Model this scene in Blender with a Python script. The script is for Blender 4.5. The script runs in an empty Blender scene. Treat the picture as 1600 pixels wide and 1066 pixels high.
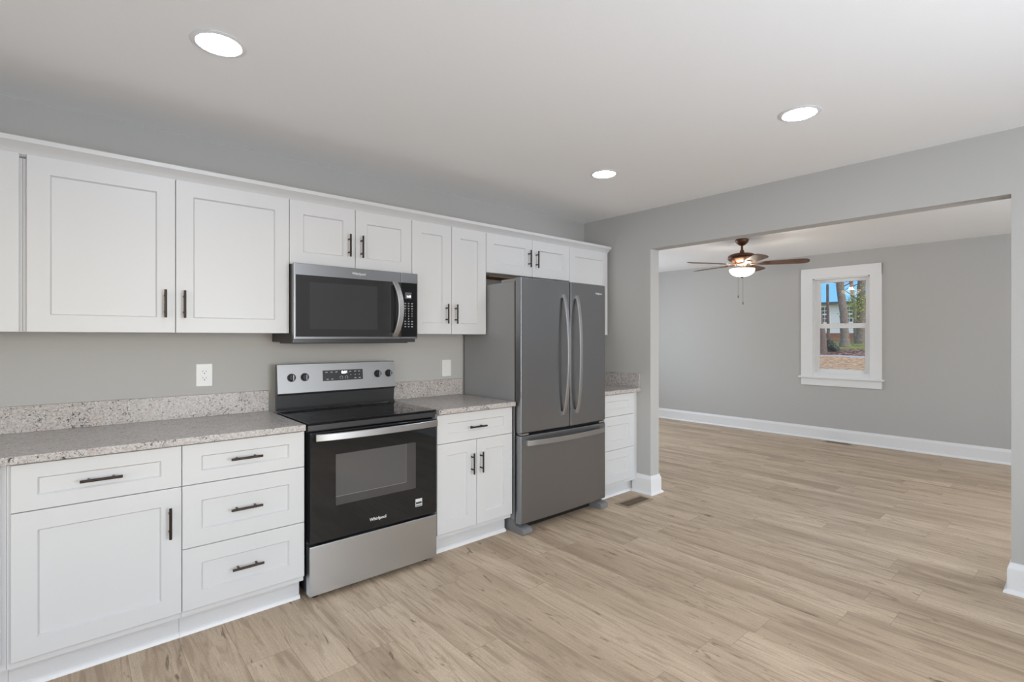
import bpy, bmesh, math, random
from mathutils import Vector, Matrix
C = bpy.context.scene.collection
S = bpy.context.scene
PI = math.pi
random.seed(7)

# ------------------------------------------------------------------ camera, sky, exposure, added fill lights
cam_d = bpy.data.cameras.new('camera'); cam = bpy.data.objects.new('camera', cam_d); C.objects.link(cam)
cam.location = (0, -3.2656, 1.3474)
cam.rotation_euler = (PI/2, 0, 0.8567 - PI/2)
cam_d.sensor_width = 36.0
cam_d.lens = 36.0*795.4/1600
cam_d.shift_y = -5.43/1600
cam_d.clip_start = 0.03
S.camera = cam
S.view_settings.view_transform = 'Standard'; S.view_settings.look = 'None'
S.view_settings.gamma = 1.0; S.view_settings.use_curve_mapping = False
S.view_settings.exposure = 0.13
S.cycles.max_bounces = 12; S.cycles.diffuse_bounces = 8; S.cycles.glossy_bounces = 6
S.cycles.sample_clamp_indirect = 6.0

world = bpy.data.worlds.new('sky'); S.world = world; world.use_nodes = True
wn = world.node_tree; wn.nodes.clear()
w_out = wn.nodes.new('ShaderNodeOutputWorld'); w_bg = wn.nodes.new('ShaderNodeBackground')
w_sky = wn.nodes.new('ShaderNodeTexSky'); w_sky.sky_type = 'NISHITA'; w_sky.sun_disc = False
w_sky.sun_elevation = math.radians(38); w_sky.sun_rotation = math.radians(200); w_sky.air_density = 1.2; w_sky.dust_density = 1.5
wn.links.new(w_sky.outputs[0], w_bg.inputs[0]); wn.links.new(w_bg.outputs[0], w_out.inputs[0])
w_bg.inputs[1].default_value = 0.16

def area(name, loc, target, sx, sy, power, col):
    d = bpy.data.lights.new(name, 'AREA'); d.shape = 'RECTANGLE'; d.size = sx; d.size_y = sy
    d.energy = power; d.color = col
    o = bpy.data.objects.new(name, d); C.objects.link(o); o.location = loc
    o.rotation_euler = (Vector(target) - Vector(loc)).to_track_quat('-Z', 'Y').to_euler()
    return o
FILL = (0.89, 0.985, 1.11); LED = (0.89, 0.985, 1.11)
# strengths of the added fill lights, the downlights, fan lamp and sky
LP = dict(kw=0.5, kwu=2, kd=2, kdu=68, lw=20, rw=8, rwu=56, lv=32, led=46, fan=13, bowl=2.6, sky=.35)
w_bg.inputs[1].default_value = LP['sky']
# added fill lights in invented, unseen window and door openings, some tilted up
area('fill_back_left', (-.55, -4.98, 1.45), (-.55, 0, 1.45), 1.9, 1.3, LP['kw'], FILL)
area('fill_back_left_up', (-.55, -5.0, 1.45), (-.55, -3.0, 3.2), 1.9, 1.1, LP['kwu'], FILL)
area('fill_back_mid', (1.35, -4.98, 1.25), (1.35, 0, 1.25), 1.2, 1.9, LP['kd'], FILL)
area('fill_back_mid_up', (1.35, -5.0, 1.25), (1.35, -3.0, 3.0), 1.2, 1.6, LP['kdu'], FILL)
area('fill_side', (-1.78, -3.1, 1.45), (2.0, -3.1, 1.45), 1.5, 1.3, LP['lw'], FILL)  # added fill from an invented opening in the left wall, out of view
area('fill_living_right', (4.75, -5.58, 1.5), (4.75, 0, 1.5), 1.4, 1.3, LP['rw'], FILL)  # added fill to brighten the living room, its side wall openings invented
area('fill_living_right_up', (4.75, -5.6, 1.5), (4.75, -3.6, 3.2), 1.4, 1.1, LP['rwu'], FILL)
area('fill_living_left', (5.7, 2.28, 1.5), (5.7, 0, 1.4), 1.6, 1.3, LP['lv'], FILL)

# ------------------------------------------------------------------ room dimensions
H = 2.449; XB = 3.753; XC = 3.878; XF = 7.5155
YN = -5.0          # back wall of the kitchen
XL = -1.8          # left wall
OY0, OY1, OZ = -0.7473, -2.9608, 2.1067   # opening to the living room
LY = 2.3; RY = -5.6                       # living room side walls

# ------------------------------------------------------------------ materials
def new_mat(name):
    m = bpy.data.materials.new(name); m.use_nodes = True
    return m, m.node_tree, m.node_tree.nodes['Principled BSDF']
def setp(b, **k):
    names = dict(col='Base Color', rough='Roughness', metal='Metallic', spec='Specular IOR Level', coat='Coat Weight',
                 aniso='Anisotropic', trans='Transmission Weight', ecol='Emission Color', estr='Emission Strength', coatr='Coat Roughness')
    for a, v in k.items():
        i = b.inputs[names[a]]
        i.default_value = (*v, 1) if isinstance(v, tuple) else v
def simple(name, col, rough=.5, bump=0, bscale=200, **k):
    m, nt, b = new_mat(name); setp(b, col=col, rough=rough, **k)
    n = nt.nodes.new('ShaderNodeTexNoise'); n.inputs['Scale'].default_value = bscale; n.inputs['Detail'].default_value = 3
    g = nt.nodes.new('ShaderNodeNewGeometry'); nt.links.new(g.outputs['Position'], n.inputs['Vector'])
    if bump:
        bp = nt.nodes.new('ShaderNodeBump'); bp.inputs['Strength'].default_value = bump; bp.inputs['Distance'].default_value = .002
        nt.links.new(n.outputs['Fac'], bp.inputs['Height']); nt.links.new(bp.outputs[0], b.inputs['Normal'])
    else:
        r = nt.nodes.new('ShaderNodeMapRange'); r.inputs[3].default_value = max(0, rough-.03); r.inputs[4].default_value = min(1, rough+.03)
        nt.links.new(n.outputs['Fac'], r.inputs[0]); nt.links.new(r.outputs[0], b.inputs['Roughness'])
    return m
def emis(name, col, s):
    m, nt, b = new_mat(name); setp(b, col=col, ecol=col, estr=s, rough=.4); return m

M = {}
M['wall'] = simple('painted_wall', (.475, .467, .45), .75, .15, 350)
M['ceil'] = simple('ceiling_paint', (.92, .92, .92), .8, .2, 150)
M['trim'] = simple('white_trim_paint', (.80, .80, .80), .35)
M['cab'] = simple('white_cabinet_paint', (.625, .625, .625), .38)
M['bronze'] = simple('dark_bronze', (.045, .032, .025), .35, metal=.7)
M['plate'] = simple('white_plastic', (.80, .80, .79), .35)
M['dark'] = simple('black_plastic', (.012, .012, .013), .35)
M['slot'] = simple('dark_slot', (.03, .03, .03), .6)
M['mark'] = simple('pale_grey_print', (.62, .63, .64), .4)
M['silver'] = simple('silver_badge', (.75, .76, .77), .3, metal=.3)
M['bglass'] = simple('black_ceramic_glass', (.005, .005, .006), .04, spec=.35)
M['appl'] = simple('grey_painted_steel', (.30, .302, .306), .42)
M['foot'] = simple('grey_foot_plastic', (.20, .20, .205), .5)
M['rawwood'] = simple('unfinished_plywood', (.36, .24, .14), .7)
M['concrete'] = simple('brick_foundation', (.25, .12, .09), .9)

def steel(name, col, rough, stretch, aniso=.55, vert=False):
    m, nt, b = new_mat(name); setp(b, col=col, metal=1.0, rough=rough, aniso=aniso)
    g = nt.nodes.new('ShaderNodeNewGeometry'); mp = nt.nodes.new('ShaderNodeMapping'); mp.inputs['Scale'].default_value = stretch
    n = nt.nodes.new('ShaderNodeTexNoise'); n.inputs['Scale'].default_value = 60; n.inputs['Detail'].default_value = 4
    nt.links.new(g.outputs['Position'], mp.inputs[0]); nt.links.new(mp.outputs[0], n.inputs['Vector'])
    r = nt.nodes.new('ShaderNodeMapRange'); r.inputs[3].default_value = rough-.05; r.inputs[4].default_value = rough+.06
    nt.links.new(n.outputs['Fac'], r.inputs[0]); nt.links.new(r.outputs[0], b.inputs['Roughness'])
    t = nt.nodes.new('ShaderNodeTangent'); t.direction_type = 'RADIAL'; t.axis = 'Z'
    nt.links.new(t.outputs[0], b.inputs['Tangent']); b.inputs['Anisotropic Rotation'].default_value = 0 if vert else .25
    return m
M['steel'] = steel('brushed_stainless', (.60, .625, .655), .30, (.5, .5, 14))
M['slate'] = steel('dark_brushed_stainless', (.32, .328, .342), .36, (.5, .5, 14))
M['dimsteel'] = steel('darker_brushed_stainless', (.30, .305, .315), .34, (.5, .5, 14))
M['panel'] = steel('control_panel_steel', (.36, .36, .365), .46, (.5, .5, 14), 0)
M['handle'] = steel('satin_stainless', (.47, .475, .485), .36, (14, 14, .5), .0)

# oven and microwave glass: dark coated panes
M['ovenglass'] = simple('oven_door_glass', (.009, .0105, .012), .03, spec=.6)
M['ovenwin'] = simple('oven_window_glass', (.055, .055, .057), .04, spec=.8)
M['mwglass'] = simple('microwave_door_glass', (.030, .030, .031), .05, spec=.6)
M['band'] = simple('dark_grey_band', (.07, .07, .072), .3, metal=.5)

def glass_mat():
    m, nt, b = new_mat('window_glass'); nt.nodes.remove(b)
    out = nt.nodes['Material Output']; tr = nt.nodes.new('ShaderNodeBsdfTransparent'); gl = nt.nodes.new('ShaderNodeBsdfGlossy')
    tr.inputs[0].default_value = (.96, .97, .97, 1); gl.inputs['Roughness'].default_value = 0.0
    f = nt.nodes.new('ShaderNodeFresnel'); f.inputs[0].default_value = 1.5
    mx = nt.nodes.new('ShaderNodeMixShader'); nt.links.new(f.outputs[0], mx.inputs[0])
    nt.links.new(tr.outputs[0], mx.inputs[1]); nt.links.new(gl.outputs[0], mx.inputs[2]); nt.links.new(mx.outputs[0], out.inputs[0])
    return m
M['glass'] = glass_mat()

class NG:                                  # small node-graph helper
    def __init__(s, nt): s.nt = nt
    def n(s, t, **k):
        x = s.nt.nodes.new(t)
        for a, v in k.items(): setattr(x, a, v)
        return x
    def l(s, a, b): s.nt.links.new(a, b)
    def math(s, op, a, b=None, c=None, clamp=False):
        x = s.n('ShaderNodeMath', operation=op); x.use_clamp = clamp
        for i, v in enumerate((a, b, c)):
            if v is None: continue
            if hasattr(v, 'links'): s.l(v, x.inputs[i])
            else: x.inputs[i].default_value = v
        return x.outputs[0]
    def comb(s, a, b, c):
        x = s.n('ShaderNodeCombineXYZ')
        for i, v in enumerate((a, b, c)):
            if hasattr(v, 'links'): s.l(v, x.inputs[i])
            else: x.inputs[i].default_value = v
        return x.outputs[0]
    def noise(s, vec, scale, detail=4, rough=.5, dist=0):
        x = s.n('ShaderNodeTexNoise'); x.inputs['Scale'].default_value = scale; x.inputs['Detail'].default_value = detail
        x.inputs['Roughness'].default_value = rough; x.inputs['Distortion'].default_value = dist; s.l(vec, x.inputs['Vector']); return x.outputs['Fac']
    def ramp(s, fac, stops):
        x = s.n('ShaderNodeValToRGB'); e = x.color_ramp.elements
        while len(e) < len(stops): e.new(.5)
        for i, (p, c) in enumerate(stops):
            e[i].position = p; e[i].color = (*c, 1) if len(c) == 3 else c
        s.l(fac, x.inputs[0]); return x.outputs[0]
    def mixc(s, f, a, b, mode='MIX'):
        x = s.n('ShaderNodeMix', data_type='RGBA', blend_type=mode)
        for i, v in ((0, f), (6, a), (7, b)):
            if hasattr(v, 'links'): s.l(v, x.inputs[i])
            else: x.inputs[i].default_value = (*v, 1) if isinstance(v, tuple) else v
        return x.outputs[2]

def floor_mat():
    m, nt, b = new_mat('oak_plank_floor'); g = NG(nt)
    pos = g.n('ShaderNodeNewGeometry').outputs['Position']; sp = g.n('ShaderNodeSeparateXYZ'); g.l(pos, sp.inputs[0])
    X, Y = sp.outputs[0], sp.outputs[1]
    W, L = .181, 1.22
    xi = g.math('DIVIDE', X, W); i = g.math('FLOOR', xi); fx = g.math('FRACT', xi)
    wn1 = g.n('ShaderNodeTexWhiteNoise', noise_dimensions='1D'); g.l(i, wn1.inputs['W'])
    yy = g.math('ADD', g.math('DIVIDE', Y, L), g.math('MULTIPLY', wn1.outputs['Value'], 7.3)); j = g.math('FLOOR', yy); fy = g.math('FRACT', yy)
    wn2 = g.n('ShaderNodeTexWhiteNoise', noise_dimensions='2D'); g.l(g.comb(i, j, 0), wn2.inputs['Vector']); rnd = wn2.outputs['Value']
    rs = g.math('MULTIPLY', rnd, 37.0)
    vec = g.comb(g.math('ADD', X, rs), g.math('ADD', g.math('MULTIPLY', Y, .12), rs), rs)
    broad = g.noise(vec, 5, 3, .5, .6)
    fine = g.noise(g.comb(g.math('ADD', X, rs), g.math('ADD', g.math('MULTIPLY', Y, .035), rs), rs), 110, 5, .65)
    crack = g.noise(g.comb(g.math('ADD', X, g.math('MULTIPLY', rs, 1.7)), g.math('ADD', g.math('MULTIPLY', Y, .17), rs), rs), 20, 5, .62, 1.3)
    pore = g.noise(g.comb(g.math('ADD', X, rs), g.math('ADD', g.math('MULTIPLY', Y, .25), rs), rs), 330, 3, .7)
    cath = g.noise(g.comb(g.math('ADD', X, rs), g.math('ADD', g.math('MULTIPLY', Y, .09), rs), g.math('MULTIPLY', rs, 2)), 22, 3, .55, 2.2)
    knots = g.n('ShaderNodeTexVoronoi'); g.l(g.comb(g.math('ADD', X, rs), g.math('ADD', g.math('MULTIPLY', Y, .42), rs), 0), knots.inputs['Vector']); knots.inputs['Scale'].default_value = 3.2
    base = g.ramp(rnd, [(0, (.60, .475, .340)), (.4, (.64, .51, .371)), (.75, (.68, .546, .40)), (1, (.715, .58, .428))])
    c = g.mixc(g.math('MULTIPLY', g.ramp(broad, [(.30, (1, 1, 1)), (.58, (0, 0, 0))]), .62), base, (.28, .198, .130))
    c = g.mixc(g.math('MULTIPLY', g.ramp(cath, [(.36, (1, 1, 1)), (.50, (0, 0, 0))]), .45), c, (.27, .185, .12))
    c = g.mixc(g.math('MULTIPLY', g.ramp(fine, [(.40, (1, 1, 1)), (.62, (0, 0, 0))]), .22), c, (.26, .18, .12))
    c = g.mixc(g.math('MULTIPLY', g.ramp(pore, [(.38, (1, 1, 1)), (.60, (0, 0, 0))]), .30), c, (.30, .215, .15))
    c = g.mixc(g.math('MULTIPLY', g.ramp(crack, [(.29, (1, 1, 1)), (.375, (0, 0, 0))]), .85), c, (.13, .085, .055))
    kf = g.ramp(g.math('ADD', knots.outputs['Distance'], g.math('MULTIPLY', g.math('SUBTRACT', fine, .5), .07)), [(.018, (1, 1, 1)), (.075, (0, 0, 0))])
    c = g.mixc(g.math('MULTIPLY', kf, .75), c, (.13, .085, .055))
    ex = g.math('MINIMUM', fx, g.math('SUBTRACT', 1, fx)); ey = g.math('MINIMUM', fy, g.math('SUBTRACT', 1, fy))
    seam = g.math('MAXIMUM', g.math('LESS_THAN', ex, .008), g.math('LESS_THAN', ey, .0011))
    c = g.mixc(g.math('MULTIPLY', seam, .38), c, (.15, .105, .072))
    g.l(c, b.inputs['Base Color'])
    setp(b, spec=.35); g.l(g.math('ADD', g.math('MULTIPLY', fine, .15), .42), b.inputs['Roughness'])
    bp = g.n('ShaderNodeBump'); bp.inputs['Strength'].default_value = .12; bp.inputs['Distance'].default_value = .002
    g.l(g.math('SUBTRACT', fine, g.math('MULTIPLY', seam, 2)), bp.inputs['Height']); g.l(bp.outputs[0], b.inputs['Normal'])
    return m
M['floor'] = floor_mat()

def granite_mat():
    m, nt, b = new_mat('speckled_granite'); g = NG(nt)
    pos = g.n('ShaderNodeNewGeometry').outputs['Position']
    a = g.noise(pos, 95, 5, .65, .5); d = g.noise(pos, 150, 4, .7, .5); e = g.noise(pos, 75, 4, .62, 1.4); p = g.noise(pos, 26, 3, .6, .5)
    big = g.noise(pos, 7, 2, .5, .3)
    c = g.ramp(a, [(.32, (.33, .30, .28)), (.45, (.46, .425, .40)), (.58, (.56, .53, .51)), (.72, (.70, .68, .665))])
    c = g.mixc(g.math('MULTIPLY', g.ramp(p, [(.50, (0, 0, 0)), (.66, (1, 1, 1))]), .40), c, (.44, .34, .31))
    c = g.mixc(g.math('MULTIPLY', g.ramp(d, [(.36, (1, 1, 1)), (.45, (0, 0, 0))]), .65), c, (.20, .19, .19))
    dk = g.math('ADD', e, g.math('MULTIPLY', g.math('SUBTRACT', big, .5), .20))
    c = g.mixc(g.math('MULTIPLY', g.ramp(dk, [(.37, (1, 1, 1)), (.415, (0, 0, 0))]), .94), c, (.03, .03, .035))
    g.l(c, b.inputs['Base Color']); setp(b, rough=.28, spec=.4)
    return m
M['granite'] = granite_mat()

def wood_mat(name, c0, c1, scale=(1, 1, 1), rough=.45):
    m, nt, b = new_mat(name); g = NG(nt)
    tc = g.n('ShaderNodeTexCoord'); mp = g.n('ShaderNodeMapping'); mp.inputs['Scale'].default_value = scale; g.l(tc.outputs['Object'], mp.inputs[0])
    n = g.noise(mp.outputs[0], 8, 5, .6, .8)
    g.l(g.ramp(n, [(.3, c0), (.7, c1)]), b.inputs['Base Color']); setp(b, rough=rough); return m
M['blade'] = wood_mat('walnut_blade', (.10, .045, .022), (.19, .095, .05))
M['fanmetal'] = simple('oiled_bronze', (.12, .055, .03), .38, metal=.6)
M['bark'] = wood_mat('tree_bark', (.06, .05, .043), (.27, .235, .205), (4, 4, .8), .95)
M['bark_d'] = wood_mat('dark_bark', (.05, .038, .034), (.20, .15, .13), (4, 4, .8), .95)

def siding_mat():
    m, nt, b = new_mat('lap_siding'); g = NG(nt)
    pos = g.n('ShaderNodeNewGeometry').outputs['Position']; sp = g.n('ShaderNodeSeparateXYZ'); g.l(pos, sp.inputs[0])
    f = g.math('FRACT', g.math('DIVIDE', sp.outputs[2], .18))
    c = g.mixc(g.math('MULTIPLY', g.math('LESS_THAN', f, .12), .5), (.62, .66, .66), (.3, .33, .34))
    g.l(c, b.inputs['Base Color']); setp(b, rough=.7); return m
M['siding'] = siding_mat()
M['bluemetal'] = simple('pale_blue_metal_roof', (.22, .52, .72), .5)
M['whiteout'] = simple('white_exterior_trim', (.8, .82, .84), .5)
M['darkpane'] = simple('dark_window_pane', (.05, .07, .09), .1)
M['fascia'] = simple('grey_fascia', (.07, .09, .11), .6)

def ground_mat():
    m, nt, b = new_mat('yard_ground'); g = NG(nt)
    pos = g.n('ShaderNodeNewGeometry').outputs['Position']; sp = g.n('ShaderNodeSeparateXYZ'); g.l(pos, sp.inputs[0])
    w = g.noise(pos, .25, 3, .5); fine = g.noise(pos, 5, 4, .7, .5); mid = g.noise(pos, 2.2, 4, .7)
    x = g.math('ADD', sp.outputs[0], g.math('MULTIPLY', g.math('SUBTRACT', w, .5), 1.2))
    straw = g.ramp(fine, [(.35, (.22, .11, .05)), (.5, (.48, .30, .17)), (.68, (.68, .47, .30))])
    mulch = g.ramp(fine, [(.40, (.05, .022, .015)), (.52, (.16, .07, .05)), (.62, (.50, .36, .30))])
    grass = g.ramp(mid, [(.35, (.10, .11, .025)), (.55, (.24, .25, .07)), (.7, (.36, .33, .14))])
    t1 = g.math('GREATER_THAN', x, 36.3); t0 = g.math('GREATER_THAN', x, 35.6)
    t2 = g.ramp(g.math('DIVIDE', g.math('SUBTRACT', x, 39), 10), [(.0, (0, 0, 0)), (.12, (1, 1, 1))])
    t3 = g.math('GREATER_THAN', x, 47.5)
    c = g.mixc(t0, straw, (.42, .40, .38)); c = g.mixc(t1, c, mulch); c = g.mixc(t2, c, grass); c = g.mixc(g.math('MULTIPLY', t3, .75), c, (.22, .09, .06))
    g.l(c, b.inputs['Base Color']); setp(b, rough=1.0, spec=.1); return m
M['ground'] = ground_mat()
M['leaf'] = simple('yellow_green_leaves', (.25, .30, .06), .8)
M['fern'] = simple('dark_brush_leaves', (.06, .07, .055), .8)
M['fern2'] = simple('dry_pale_twigs', (.35, .33, .29), .9)

def bowl_mat():
    m, nt, b = new_mat('frosted_bowl_glass'); g = NG(nt)
    pos = g.n('ShaderNodeNewGeometry').outputs['Position']; n = g.noise(pos, 22, 3, .6, 1.5)
    g.l(g.ramp(n, [(.3, (1, .72, .45)), (.6, (1, .90, .74))]), b.inputs['Emission Color']); setp(b, col=(.9, .85, .75), rough=.3, estr=LP['bowl']); return m
M['bowl'] = bowl_mat()
M['led'] = emis('led_diffuser', LED, LP['led'])
M['digits'] = emis('lit_digits', (.85, .95, 1), 1.6)

# ------------------------------------------------------------------ mesh helpers
class MB:
    def __init__(s): s.bm = bmesh.new()
    def poly(s, pts):
        return s.bm.faces.new([s.bm.verts.new(p) for p in pts])
    def box(s, x0, x1, y0, y1, z0, z1, bev=0, seg=2):
        x0, x1 = min(x0, x1), max(x0, x1); y0, y1 = min(y0, y1), max(y0, y1); z0, z1 = min(z0, z1), max(z0, z1)
        t = bmesh.new()
        v = [t.verts.new((x, y, z)) for z in (z0, z1) for y in (y0, y1) for x in (x0, x1)]
        for f in ((0, 2, 3, 1), (4, 5, 7, 6), (0, 1, 5, 4), (2, 6, 7, 3), (0, 4, 6, 2), (1, 3, 7, 5)): t.faces.new([v[i] for i in f])
        if bev: bmesh.ops.bevel(t, geom=list(t.edges), offset=bev, segments=seg, affect='EDGES', profile=.6)
        s.join(t); return s
    def join(s, t, mat=None):
        if mat is not None: bmesh.ops.transform(t, matrix=mat, verts=t.verts)
        me = bpy.data.meshes.new('t'); t.to_mesh(me); t.free(); s.bm.from_mesh(me); bpy.data.meshes.remove(me)
    def loft(s, rings, cap0=True, cap1=True):
        vs = [[s.bm.verts.new(p) for p in r] for r in rings]
        n = len(rings[0])
        for a, b in zip(vs, vs[1:]):
            for i in range(n):
                s.bm.faces.new((a[i], a[(i+1) % n], b[(i+1) % n], b[i]))
        if cap0: s.bm.faces.new(list(reversed(vs[0])))
        if cap1: s.bm.faces.new(vs[-1])
        return s
    def cyl(s, p, axis, r, length, n=20, r2=None, bev=0):
        p = Vector(p); a = Vector(axis).normalized(); u = a.orthogonal().normalized(); w = a.cross(u)
        r2 = r if r2 is None else r2
        prof = [(0, r), (length, r2)] if not bev else [(0, r-bev), (bev, r), (length-bev, r2), (length, r2-bev)]
        s.loft([[p + a*t + (u*math.cos(2*PI*i/n) + w*math.sin(2*PI*i/n))*rr for i in range(n)] for t, rr in prof]); return s
    def lathe(s, c, prof, n=40):           # profile (r, z) around the vertical axis through c
        c = Vector(c)
        s.loft([[c + Vector((r*math.cos(2*PI*i/n), r*math.sin(2*PI*i/n), z)) for i in range(n)] for r, z in prof]); return s
    def tube(s, pts, r, n=8):
        pts = [Vector(p) for p in pts]; rings = []
        for k, p in enumerate(pts):
            d = (pts[min(k+1, len(pts)-1)] - pts[max(k-1, 0)]).normalized(); u = d.cross(Vector((.123, .456, .9))).normalized(); w = d.cross(u)
            rr = r[k] if isinstance(r, (list, tuple)) else r
            rings.append([p + (u*math.cos(2*PI*i/n) + w*math.sin(2*PI*i/n))*rr for i in range(n)])
        s.loft(rings); return s
    def sweep(s, pts, hw, hh, side):       # flat bar through pts: hw along side vector, hh across
        pts = [Vector(p) for p in pts]; rings = []; side = Vector(side)
        for k, p in enumerate(pts):
            d = (pts[min(k+1, len(pts)-1)] - pts[max(k-1, 0)]).normalized(); o = d.cross(side).normalized()
            rings.append([p + side*hw*a + o*hh*b for a, b in ((-1, -.6), (-.85, -1), (.85, -1), (1, -.6), (1, .6), (.85, 1), (-.85, 1), (-1, .6))])
        s.loft(rings); return s
    def shaker(s, x0, x1, z0, z1, yf, th=.019, st=.073, rail=None, rec=.0095):
        rail = st if rail is None else rail
        def ring(ix, iz, y): return [(x0+ix, y, z0+iz), (x1-ix, y, z0+iz), (x1-ix, y, z1-iz), (x0+ix, y, z1-iz)]
        s.loft([ring(0, 0, yf+th), ring(0, 0, yf+.0015), ring(.0015, .0015, yf), ring(st, rail, yf), ring(st+.0055, rail+.0055, yf+rec)]); return s
ROOTLOC = {}
def smooth_by_angle(me, ang=35):
    bm = bmesh.new(); bm.from_mesh(me); bmesh.ops.recalc_face_normals(bm, faces=bm.faces)
    for f in bm.faces: f.smooth = True
    for e in bm.edges:
        e.smooth = (len(e.link_faces) == 2 and e.calc_face_angle(3.2) < math.radians(ang))
    bm.to_mesh(me); bm.free()
def build(name, mb, mat, parent=None, loc=None, smooth=True):
    me = bpy.data.meshes.new(name)
    if loc is None: loc = ROOTLOC.get(parent.name, Vector((0, 0, 0))) if parent else Vector((0, 0, 0))
    loc = Vector(loc)
    bmesh.ops.translate(mb.bm, verts=mb.bm.verts, vec=-loc)
    mb.bm.to_mesh(me); mb.bm.free()
    if smooth: smooth_by_angle(me)
    me.materials.append(M[mat] if isinstance(mat, str) else mat)
    o = bpy.data.objects.new(name, me); C.objects.link(o)
    if smooth:
        wm = o.modifiers.new('weighted_normals', 'WEIGHTED_NORMAL'); wm.keep_sharp = True; wm.weight = 100
    if parent: o.parent = parent
    else: o.location = loc
    ROOTLOC[o.name] = loc
    return o
def thing(name, label, cat, loc, group=None):
    o = bpy.data.objects.new(name, None); o.empty_display_size = .1; C.objects.link(o)
    o.location = loc; o['label'] = label; o['category'] = cat
    if group: o['group'] = group
    ROOTLOC[o.name] = Vector(loc)
    return o
def tag(o, label, cat, group=None):
    o['label'] = label; o['category'] = cat
    if group: o['group'] = group
    return o
def struct(name, mb, mat, parent=None, loc=None):
    o = build(name, mb, mat, parent, loc)
    if not parent: o['kind'] = 'structure'
    return o
def B(*a, **k): return MB().box(*a, **k)
def words(txt, size, x, y, z, mat, parent, name='lettering', rot=(PI/2, 0, 0), bold=0.0, sx=1.0, shear=0):
    cu = bpy.data.curves.new('txt', 'FONT'); cu.body = txt; cu.size = size; cu.align_x = 'CENTER'; cu.align_y = 'CENTER'
    cu.extrude = .0004; cu.offset = bold; cu.shear = shear
    o = bpy.data.objects.new('txt', cu); C.objects.link(o)
    me = bpy.data.meshes.new_from_object(o.evaluated_get(bpy.context.evaluated_depsgraph_get()))
    bpy.data.objects.remove(o); bpy.data.curves.remove(cu)
    m = MB(); t = bmesh.new(); t.from_mesh(me); bpy.data.meshes.remove(me)
    from mathutils import Euler
    m.join(t, Matrix.Translation((x, y, z)) @ Euler(rot).to_matrix().to_4x4() @ Matrix.Diagonal((sx, 1, 1, 1)))
    return build(name, m, mat, parent, smooth=False) if parent is not None else m

# ------------------------------------------------------------------ the setting
T = .12
struct('floor', B(XL-T, XF+.15, RY-T, LY+T, -.15, 0), 'floor')
struct('ceiling', B(XL-T, XF+.15, RY-T, LY+T, H, H+.15), 'ceil')
struct('wall_kitchen', B(XL-T, XB, 0, T, 0, H), 'wall')
mb = MB(); mb.box(XL-T, XL, 0, -2.35, 0, H); mb.box(XL-T, XL, -3.85, YN, 0, H); mb.box(XL-T, XL, -2.35, -3.85, 0, .8); mb.box(XL-T, XL, -2.35, -3.85, 2.1, H)
struct('wall_left', mb, 'wall')
mb = MB()
mb.box(XL-T, -1.5, YN, YN-T, 0, H); mb.box(.4, .7, YN, YN-T, 0, H); mb.box(2.0, XC, YN, YN-T, 0, H)
mb.box(-1.5, .4, YN, YN-T, 0, .8); mb.box(-1.5, .4, YN, YN-T, 2.1, H); mb.box(.7, 2.0, YN, YN-T, 2.2, H); mb.box(.7, 2.0, YN, YN-T, 0, .3)
struct('wall_back', mb, 'wall')
mb = MB()                                    # wall with the wide cased-less opening
def pris_x(mb, outline, x0, x1):
    mb.loft([[(x0, y, z) for y, z in outline], [(x1, y, z) for y, z in outline]])
pris_x(mb, [(T, 0), (OY0, 0), (OY0, OZ), (OY1, OZ), (OY1, 0), (YN-T, 0), (YN-T, H), (T, H)], XB, XC)
struct('wall_opening', mb, 'wall')
mb = MB(); mb.box(XC, 4.9, LY, LY+T, 0, H); mb.box(6.5, XF, LY, LY+T, 0, H); mb.box(4.9, 6.5, LY, LY+T, 0, .85); mb.box(4.9, 6.5, LY, LY+T, 2.15, H)
struct('wall_living_left', mb, 'wall')
struct('wall_living_side', B(XC-.125, XC, T, LY, 0, H), 'wall')
mb = MB(); mb.box(XC, 4.0, RY, RY-T, 0, H); mb.box(5.5, XF, RY, RY-T, 0, H); mb.box(4.0, 5.5, RY, RY-T, 0, .85); mb.box(4.0, 5.5, RY, RY-T, 2.15, H)
struct('wall_living_right', mb, 'wall')
struct('wall_living_near', B(XC-.125, XC, YN-T, RY, 0, H), 'wall')
WY0, WY1, WZ0, WZ1 = -.745, -1.405, .875, 2.135         # window opening
mb = MB(); mb.box(XF, XF+.15, LY, WY0, 0, H); mb.box(XF, XF+.15, WY1, RY, 0, H); mb.box(XF, XF+.15, WY0, WY1, 0, WZ0); mb.box(XF, XF+.15, WY0, WY1, WZ1, H)
struct('wall_far', mb, 'wall')

# baseboards: profile (out, z) swept along a path of (x, y) points, out = to the right-hand normal given per point
BP = [(0, 0), (.030, 0), (.030, .006), (.026, .014), (.017, .020), (.015, .022), (.015, .125), (.012, .137), (.007, .148), (.006, .160), (0, .161)]
def baseboard(name, path, dirs):
    m = MB(); rings = [[(x+dx*o, y+dy*o, z) for o, z in BP] for (x, y), (dx, dy) in zip(path, dirs)]
    m.loft(rings); return struct(name, m, 'trim')
baseboard('baseboard_far', [(XF, LY), (XF, RY)], [(-1, 0), (-1, 0)])
baseboard('baseboard_pier', [(XB, -.566), (XB, OY0), (XC, OY0), (XC, LY)], [(-1, 0), (-1, -1), (1, -1), (1, 0)])
baseboard('baseboard_opening_right', [(XC, RY), (XC, OY1), (XB, OY1), (XB, YN)], [(1, 0), (1, 1), (-1, 1), (-1, 0)])
baseboard('baseboard_back', [(2.0, YN), (XB, YN)], [(0, 1), (0, 1)])

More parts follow.
